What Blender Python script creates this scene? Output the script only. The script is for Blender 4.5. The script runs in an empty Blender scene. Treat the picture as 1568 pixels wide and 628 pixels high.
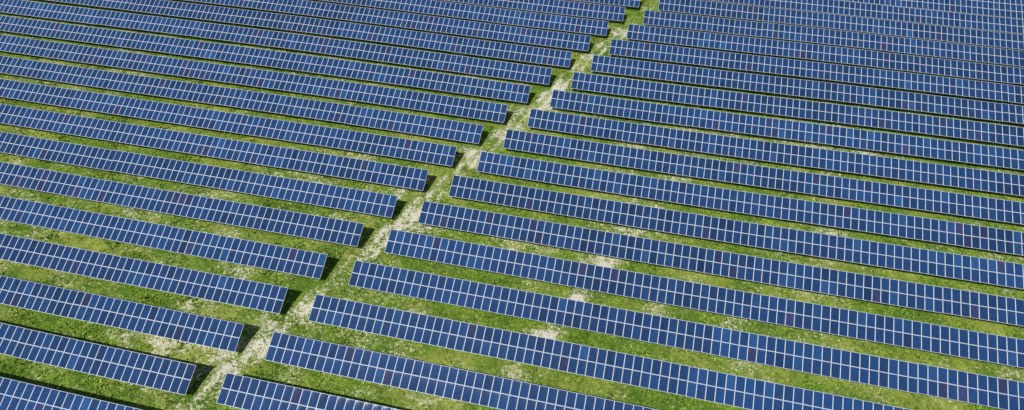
import bpy, math, numpy as np
from mathutils import Vector
rng=np.random.default_rng(7)
sc=bpy.context.scene
sc.view_settings.view_transform='Standard'; sc.view_settings.look='None'; sc.view_settings.exposure=0
TILT=math.radians(25); CT,ST=math.cos(TILT),math.sin(TILT)
COLW=1.02; TIER=1.67; SL=2*TIER-0.02
LOW=1.0; TOPZ=LOW+SL*ST
PITCH=6.21; Q0=39.45; RS=2.515
ROFF=.12
# ---------------------------------------------------------------- noise
LAT=rng.random((256,256))
def vnoise(x,y,s,seed=0):
    # rotate the lattice so no axis-aligned pattern shows
    x=np.asarray(x); y=np.asarray(y); a=.6+seed*.7
    xr=x*math.cos(a)-y*math.sin(a); yr=x*math.sin(a)+y*math.cos(a)
    x=xr*s+seed*17.3; y=yr*s+seed*9.1
    xi=np.floor(x).astype(int); yi=np.floor(y).astype(int)
    fx=x-xi; fy=y-yi; fx=fx*fx*(3-2*fx); fy=fy*fy*(3-2*fy)
    g=lambda a,b: LAT[a%256,b%256]
    return (g(xi,yi)*(1-fx)+g(xi+1,yi)*fx)*(1-fy)+(g(xi,yi+1)*(1-fx)+g(xi+1,yi+1)*fx)*fy
def terrain(x,y):
    return .16*np.sin(x*.031+1.3)*np.cos(y*.027)+.10*np.sin(.06*x+.045*y+.6)
def sstep(a,b,x):
    t=np.clip((x-a)/(b-a),0,1); return t*t*(3-2*t)
def bare_mask(x,y):
    b=.26*vnoise(x,y,.09,1)+.27*vnoise(x,y,.35,2)+.16*vnoise(x,y,1.1,3)
    b=b-.12
    # service track along the aisle: stepped, loosely worn
    step=np.floor((y-Q0+3.5)/PITCH)*PITCH+Q0-.4
    yy=.6*y+.4*step
    c=-39.3+.405*(yy-Q0)+.9*(vnoise(x*0,y,.12,5)-.5)
    d=(x-c)*.927
    inr=sstep(-20,0,y)*(1-sstep(230,250,y))
    wob=.48+.95*vnoise(x,y,.45,6)
    tr=np.exp(-((np.abs(d)-.75)/.32)**2)*.19+np.exp(-(d/1.7)**2)*.16
    b=b+tr*wob*inr
    # old trench line crossing the right-hand block: scattered stony spots
    c2=-9.2+.42*(y-41.4)
    seg=sstep(30,40,y)*(1-sstep(78,100,y))
    b=b+np.exp(-((x-c2)/2.2)**2)*.20*seg*(.2+1.2*vnoise(x,y,.6,8))
    for (px,py,rx,ry,s) in [(-1.6,60.3,1.2,.5,.36),(-7.4,47.6,2.1,.7,.34),(-4.3,54.0,1.1,.5,.30),(1.2,66.3,1.0,.45,.32),(4.2,72.9,.9,.4,.26),(-9.2,41.6,1.2,.6,.2),
                            (-51,42,1.4,.6,.2),(12,53.6,1.4,.45,.16),(-52.5,36.2,2.0,.5,.2),(10,60,1.0,.4,.15)]:
        b=b+s*np.exp(-((x-px)/rx)**2-((y-py)/ry)**2)*(.5+vnoise(x,y,1.6,9))
    return b
# ---------------------------------------------------------------- node helpers
def newmat(name):
    m=bpy.data.materials.new(name); m.use_nodes=True
    nt=m.node_tree; b=nt.nodes['Principled BSDF']; return m,nt,b
def N(nt,t,**k):
    n=nt.nodes.new(t)
    for a,v in k.items(): setattr(n,a,v)
    return n
def math_(nt,op,a,b=None,c=None,clamp=False):
    n=N(nt,'ShaderNodeMath',operation=op); n.use_clamp=clamp
    for i,v in enumerate((a,b,c)):
        if v is None: continue
        if isinstance(v,(int,float)): n.inputs[i].default_value=v
        else: nt.links.new(v,n.inputs[i])
    return n.outputs[0]
def mix(nt,f,a,b,bt='MIX'):
    n=N(nt,'ShaderNodeMix',data_type='RGBA',blend_type=bt)
    for i,v in ((0,f),(6,a),(7,b)):
        if isinstance(v,(int,float)): n.inputs[i].default_value=v
        elif isinstance(v,tuple): n.inputs[i].default_value=v+(1,) if len(v)==3 else v
        else: nt.links.new(v,n.inputs[i])
    return n.outputs[2]
def noise(nt,vec,scale,detail=3,rough=.55):
    n=N(nt,'ShaderNodeTexNoise'); n.inputs['Scale'].default_value=scale
    n.inputs['Detail'].default_value=detail; n.inputs['Roughness'].default_value=rough
    nt.links.new(vec,n.inputs['Vector']); return n.outputs['Fac']
def mrange(nt,v,a,b,c=0,d=1):
    n=N(nt,'ShaderNodeMapRange',interpolation_type='SMOOTHSTEP')
    n.inputs[1].default_value=a;n.inputs[2].default_value=b;n.inputs[3].default_value=c;n.inputs[4].default_value=d
    nt.links.new(v,n.inputs[0]); return n.outputs[0]
# ---------------------------------------------------------------- materials
m_frame,nt,b=newmat('aluminium_frame')
b.inputs['Base Color'].default_value=(.66,.69,.73,1); b.inputs['Metallic'].default_value=.1; b.inputs['Roughness'].default_value=.45
m_back,nt,b=newmat('white_backsheet')
b.inputs['Base Color'].default_value=(.55,.55,.55,1); b.inputs['Roughness'].default_value=.6
m_steel,nt,b=newmat('galvanised_steel')
tc=N(nt,'ShaderNodeTexCoord'); f=noise(nt,tc.outputs['Object'],6)
nt.links.new(mix(nt,f,(.30,.31,.32),(.45,.46,.47)),b.inputs['Base Color'])
b.inputs['Metallic'].default_value=.6; b.inputs['Roughness'].default_value=.5
m_glass,nt,b=newmat('polycrystalline_cells')
uv=N(nt,'ShaderNodeUVMap'); sep=N(nt,'ShaderNodeSeparateXYZ'); nt.links.new(uv.outputs[0],sep.inputs[0])
def line(co,n,w):
    x=math_(nt,'MULTIPLY',co,float(n)); fr=math_(nt,'FRACT',x)
    d=math_(nt,'ABSOLUTE',math_(nt,'SUBTRACT',fr,.5))
    return math_(nt,'GREATER_THAN',d,.5-w)
gx=line(sep.outputs[0],6,.012); gy=line(sep.outputs[1],10,.012)
grid=math_(nt,'MAXIMUM',gx,gy)
ad=lambda co: math_(nt,'GREATER_THAN',math_(nt,'ABSOLUTE',math_(nt,'SUBTRACT',co,.5)),.5)
edge=math_(nt,'MAXIMUM',ad(sep.outputs[0]),ad(sep.outputs[1]))
bus=line(math_(nt,'ADD',sep.outputs[0],1/36.),18,.006)
at=N(nt,'ShaderNodeAttribute',attribute_name='tint')
tcg=N(nt,'ShaderNodeTexCoord')
vor=N(nt,'ShaderNodeTexVoronoi'); vor.inputs['Scale'].default_value=9; nt.links.new(tcg.outputs['Object'],vor.inputs['Vector'])
sv=N(nt,'ShaderNodeSeparateColor'); nt.links.new(vor.outputs['Color'],sv.inputs[0])
cellv=mrange(nt,sv.outputs[0],0,1,.88,1.14)
cc=N(nt,'ShaderNodeVectorMath',operation='SCALE'); nt.links.new(at.outputs['Color'],cc.inputs[0]); nt.links.new(cellv,cc.inputs['Scale'])
dirt=mrange(nt,noise(nt,tcg.outputs['Object'],.5,4),.35,.75,0,.012)
c=mix(nt,dirt,cc.outputs[0],(.20,.22,.25))
c=mix(nt,math_(nt,'MULTIPLY',bus,.2),c,(.10,.18,.34))
c=mix(nt,math_(nt,'MULTIPLY',math_(nt,'MAXIMUM',grid,edge),.45),c,(.24,.36,.56))
nt.links.new(c,b.inputs['Base Color']); b.inputs['Roughness'].default_value=.08
b.inputs['IOR'].default_value=1.36
# ground
m_ground,nt,b=newmat('grass_ground')
tc=N(nt,'ShaderNodeTexCoord'); O=tc.outputs['Object']
n1=noise(nt,O,.09,3); n2=noise(nt,O,.7,4); n3=noise(nt,O,2.3,6,.7); n4=noise(nt,O,7,4,.75); n5=noise(nt,O,.27,3)
g=mix(nt,mrange(nt,n2,.35,.65),(.060,.135,.012),(.165,.265,.026))
g=mix(nt,mrange(nt,n3,.44,.66),g,(.33,.42,.060))
g=mix(nt,math_(nt,'MULTIPLY',mrange(nt,n4,.37,.56,1,0),.9),g,(.018,.050,.006))
g=mix(nt,math_(nt,'MULTIPLY',mrange(nt,n5,.40,.60),.5),g,(.04,.105,.010))
g=mix(nt,math_(nt,'MULTIPLY',mrange(nt,n1,.45,.66),.42),g,(.36,.36,.08))
ab=N(nt,'ShaderNodeAttribute',attribute_name='bare')
bb=math_(nt,'ADD',ab.outputs['Fac'],math_(nt,'MULTIPLY',math_(nt,'SUBTRACT',n3,.5),1.2))
bb=math_(nt,'ADD',bb,math_(nt,'MULTIPLY',math_(nt,'SUBTRACT',n4,.5),1.2))
bm=mrange(nt,bb,.42,.52)
soil=mix(nt,n3,(.36,.33,.23),(.62,.59,.48))
soil=mix(nt,mrange(nt,n4,.5,.7),soil,(.80,.78,.70))
dry=mrange(nt,bb,.22,.42,0,.45)
g=mix(nt,dry,g,(.34,.35,.13))
col=mix(nt,bm,g,soil)
nt.links.new(col,b.inputs['Base Color']); b.inputs['Roughness'].default_value=.95; b.inputs['Specular IOR Level'].default_value=.1
bp=N(nt,'ShaderNodeBump'); bp.inputs['Strength'].default_value=.9; bp.inputs['Distance'].default_value=.14
nt.links.new(math_(nt,'ADD',n3,math_(nt,'MULTIPLY',n4,.6)),bp.inputs['Height']); nt.links.new(bp.outputs[0],b.inputs['Normal'])
m_leaf,nt,b=newmat('grass_blades')
at=N(nt,'ShaderNodeAttribute',attribute_name='tint')
nt.links.new(at.outputs['Color'],b.inputs['Base Color']); b.inputs['Roughness'].default_value=.8; b.inputs['Specular IOR Level'].default_value=.15
# ---------------------------------------------------------------- mesh builder
def make(name,V,F,k,mats,matidx=None,tint=None,uv=None):
    me=bpy.data.meshes.new(name)
    me.vertices.add(len(V)); me.vertices.foreach_set('co',V.astype(np.float32).ravel())
    me.loops.add(F.size); me.loops.foreach_set('vertex_index',F.astype(np.int32).ravel())
    me.polygons.add(len(F)); me.polygons.foreach_set('loop_start',np.arange(0,F.size,k,dtype=np.int32))
    try: me.polygons.foreach_set('loop_total',np.full(len(F),k,dtype=np.int32))
    except Exception: pass
    for m in mats: me.materials.append(m)
    if matidx is not None: me.polygons.foreach_set('material_index',matidx.astype(np.int32))
    if tint is not None:
        a=me.attributes.new('tint','FLOAT_COLOR','FACE')
        a.data.foreach_set('color',np.c_[tint,np.ones(len(tint))].astype(np.float32).ravel())
    if uv is not None:
        l=me.uv_layers.new(name='UVMap'); l.uv.foreach_set('vector',uv.astype(np.float32).ravel())
    me.update(calc_edges=True); me.validate()
    o=bpy.data.objects.new(name,me); sc.collection.objects.link(o); return o
S=np.array([0,-CT,-ST]); NN=np.array([0,-ST,CT]); X=np.array([1.,0,0])
def boxes(A,B,u,v):
    n=len(A); C=[]
    for P in (A,B):
        for su,sv in ((-1,-1),(1,-1),(1,1),(-1,1)):
            C.append(P+su*u+sv*v)
    V=np.stack(C,1).reshape(-1,3)
    f=np.array([[0,3,2,1],[4,5,6,7],[0,1,5,4],[1,2,6,5],[2,3,7,6],[3,0,4,7]])
    F=(f[None]+8*np.arange(n)[:,None,None]).reshape(-1,4)
    return V,F
def row(x0,ncol,q,direction):
    i=np.arange(ncol); cx=x0+direction*COLW*i + (0 if direction>0 else -COLW) + .01
    tab=i//22
    nt_=tab.max()+1
    jz=rng.normal(0,.02,nt_)[tab]; jq=rng.normal(0,.015,nt_)[tab]
    V=[];F=[];M=[];T=[];U=[];off=0
    def add(v,f,m,t=None,u=None):
        nonlocal off
        V.append(v);F.append(f+off);M.append(np.broadcast_to(m,(len(f),)).copy())
        T.append(np.zeros((len(f),3)) if t is None else t)
        U.append(np.zeros((len(f)*4,2)) if u is None else u); off+=len(v)
    zc=terrain(cx,q)+TOPZ+jz
    P0=np.stack([cx,np.full(ncol,q)+jq,zc],1)
    W,L,TH,FR=1.0,1.65,.038,.025
    tt=rng.normal(0,.08,nt_)[tab]
    for j in (0,1):
        O_=P0+S*(j*TIER)+NN*rng.normal(0,.003,ncol)[:,None]
        def cr(a0,a1,b0,b1,h):
            return [O_+X*a0+S*b0+NN*h, O_+X*a1+S*b0+NN*h, O_+X*a1+S*b1+NN*h, O_+X*a0+S*b1+NN*h]
        C=cr(0,W,0,L,0)+cr(FR,W-FR,FR,L-FR,-.004)+cr(0,W,0,L,-TH)
        v=np.stack(C,1).reshape(-1,3)
        f=np.array([[0,4,5,1],[1,5,6,2],[2,6,7,3],[3,7,4,0],[4,7,6,5],[0,1,9,8],[1,2,10,9],[2,3,11,10],[3,0,8,11],[8,9,10,11]])
        ff=(f[None]+12*np.arange(ncol)[:,None,None]).reshape(-1,4)
        m=np.tile([0,0,0,0,1,0,0,0,0,2],ncol)
        val=np.clip(1+tt+rng.normal(0,.12,ncol),.6,1.5)
        base=np.array([.006,.029,.094])
        col=base[None]*val[:,None]
        r=rng.random(ncol)
        pur=r<.03; col[pur]=np.array([.018,.024,.075])*val[pur,None]
        lt=(r>.92); col[lt]=np.array([.009,.042,.122])*val[lt,None]
        t=np.repeat(col,10,axis=0)
        e=.012
        u=np.zeros((ncol,10,4,2)); u[:,4]=np.array([[-e,-e],[-e,1+e],[1+e,1+e],[1+e,-e]])
        add(v,ff,m,t,u.reshape(-1,2))
    for sdist in (.35,1.3,2.02,2.97):
        a=P0+S*sdist-NN*(.038+.034); bq=a+X*COLW
        v,f=boxes(a,bq,NN*.03,S*.022); add(v,f,3)
    k=np.arange(1,ncol,4); R=P0[k]+X*.5
    a=R+S*.15-NN*.145; v,f=boxes(a,R+S*3.17-NN*.145,NN*.04,X*.025); add(v,f,3)
    for sd,w in ((.75,.05),(2.65,.045)):
        top=R+S*sd-NN*.17; bot=top.copy(); bot[:,2]=terrain(bot[:,0],bot[:,1])-.1
        v,f=boxes(bot,top,X*w,np.array([0,w*.7,0])); add(v,f,3)
    bt=R+S*.75; bt[:,2]=terrain(bt[:,0],bt[:,1])+.35
    tp=R+S*2.0-NN*.17
    v,f=boxes(bt+X*.06,tp+X*.06,X*.02,np.array([0,.02,.02])); add(v,f,3)
    c0=R[:1]+S*.75; c0[:,2]=terrain(c0[:,0],c0[:,1])+.7
    v,f=boxes(c0+np.array([-.3,-.2,0]),c0+np.array([.3,-.2,0]),np.array([0,.1,0]),np.array([0,0,.35])); add(v,f,2)
    return make('solar_panel_row',np.concatenate(V),np.concatenate(F),4,[m_frame,m_glass,m_back,m_steel],np.concatenate(M),np.concatenate(T),np.concatenate(U))
KS=range(-5,29)
for k in KS:
    q=Q0+PITCH*k
    xe=-41.53+RS*k
    row(xe,int((xe+165)/COLW),q,-1)
    xs=-37.65+RS*k
    row(xs,int((105-xs)/COLW),q-ROFF,1)
# ---------------------------------------------------------------- ground sheet
def axis(a,b,st):
    core=np.arange(a,b+1e-6,st); g=st*1.35**np.arange(1,28); g=np.cumsum(g); g=g[g<3500]
    return np.concatenate([a-g[::-1],core,b+g])
ax=axis(-150,95,.4); ay=axis(12,185,.35)
GX,GY=np.meshgrid(ax,ay)
far=np.exp(-(np.maximum(0,np.hypot(GX+30,GY-90)-250)/200)**2)
GZ=(terrain(GX,GY)+(vnoise(GX,GY,.9,11)-.5)*.08+(vnoise(GX,GY,1.9,12)-.5)*.05)*far
V=np.stack([GX,GY,GZ],-1).reshape(-1,3); nx,ny=len(ax),len(ay)
idx=np.arange(nx*ny).reshape(ny,nx)
F=np.stack([idx[:-1,:-1],idx[:-1,1:],idx[1:,1:],idx[1:,:-1]],-1).reshape(-1,4)
gr=make('ground',V,F,4,[m_ground])
a=gr.data.attributes.new('bare','FLOAT','POINT'); a.data.foreach_set('value',bare_mask(GX,GY).astype(np.float32).ravel())
gr.data.polygons.foreach_set('use_smooth',np.ones(len(F),dtype=bool))
# ---------------------------------------------------------------- grass tufts (one object)
n=420000
x=rng.uniform(-140,80,n); y=rng.uniform(18,165,n)
left=x<-39.6+.405*(y-Q0)
ph=np.where(left,y-Q0,y-Q0+ROFF)%PITCH
c=-39.4+.405*(y-Q0); ais=np.abs(x-c)<2.3
keep=((ph>.3)&(ph<4.4))|ais
bm=bare_mask(x,y)+(vnoise(x,y,2.5,20)-.5)*.5
keep&=(bm<.33+rng.random(n)*.12)&(vnoise(x,y,.8,21)+rng.random(n)*.6>.6)
x=x[keep];y=y[keep];n=len(x)
z=terrain(x,y)-.02
size=rng.uniform(.06,.25,n)*(.5+1.2*vnoise(x,y,.5,22)); NB=4
vs=[];cols=[]
tone=vnoise(x,y,.4,23)*.5+rng.random(n)*.5
ca=np.array([.036,.092,.008]);cb=np.array([.23,.34,.042])
for bidx in range(NB):
    an=rng.uniform(0,2*np.pi,n); w=size*rng.uniform(.5,.9,n); h=size*rng.uniform(.5,1.1,n); ln=size*rng.uniform(.3,1.2,n)
    dx,dy=np.cos(an),np.sin(an)
    p=np.stack([x,y,z],1)
    A=p+np.stack([-dy*w,dx*w,0*w],1)*.6; B=p-np.stack([-dy*w,dx*w,0*w],1)*.6
    C=p+np.stack([dx*ln,dy*ln,h],1)
    vs.append(np.stack([A,B,C],1))
    t=np.clip(tone+rng.normal(0,.15,n),0,1)[:,None]; cols.append(ca*(1-t)+cb*t)
V=np.stack(vs,1).reshape(-1,3); F=np.arange(len(V)).reshape(-1,3); T=np.stack(cols,1).reshape(-1,3)
make('grass',V,F,3,[m_leaf],None,T)
print('tufts',n)
# ---------------------------------------------------------------- sun + sky
el=math.radians(55); az=math.radians(203)
to=Vector((math.sin(az)*math.cos(el),math.cos(az)*math.cos(el),math.sin(el)))
L=bpy.data.lights.new('sun','SUN'); L.energy=5.0; L.angle=math.radians(.5); L.color=(1,.97,.92)
lo=bpy.data.objects.new('sun',L); sc.collection.objects.link(lo); lo.rotation_euler=(-to).to_track_quat('-Z','Y').to_euler()
w=bpy.data.worlds.new('World'); sc.world=w; w.use_nodes=True
sk=w.node_tree.nodes.new('ShaderNodeTexSky'); sk.sky_type='NISHITA'; sk.sun_disc=False; sk.sun_elevation=el; sk.sun_rotation=az
bg=w.node_tree.nodes['Background']; bg.inputs[1].default_value=.08; w.node_tree.links.new(sk.outputs[0],bg.inputs[0])
# ---------------------------------------------------------------- camera
cd=bpy.data.cameras.new('camera'); cd.sensor_width=36; cd.lens=24; cd.clip_end=12000; cd.clip_start=.5
co=bpy.data.objects.new('camera',cd); sc.collection.objects.link(co)
co.location=(0,0,66+TOPZ); co.rotation_euler=(math.radians(90-44.14),0,math.radians(13.1))
sc.camera=co
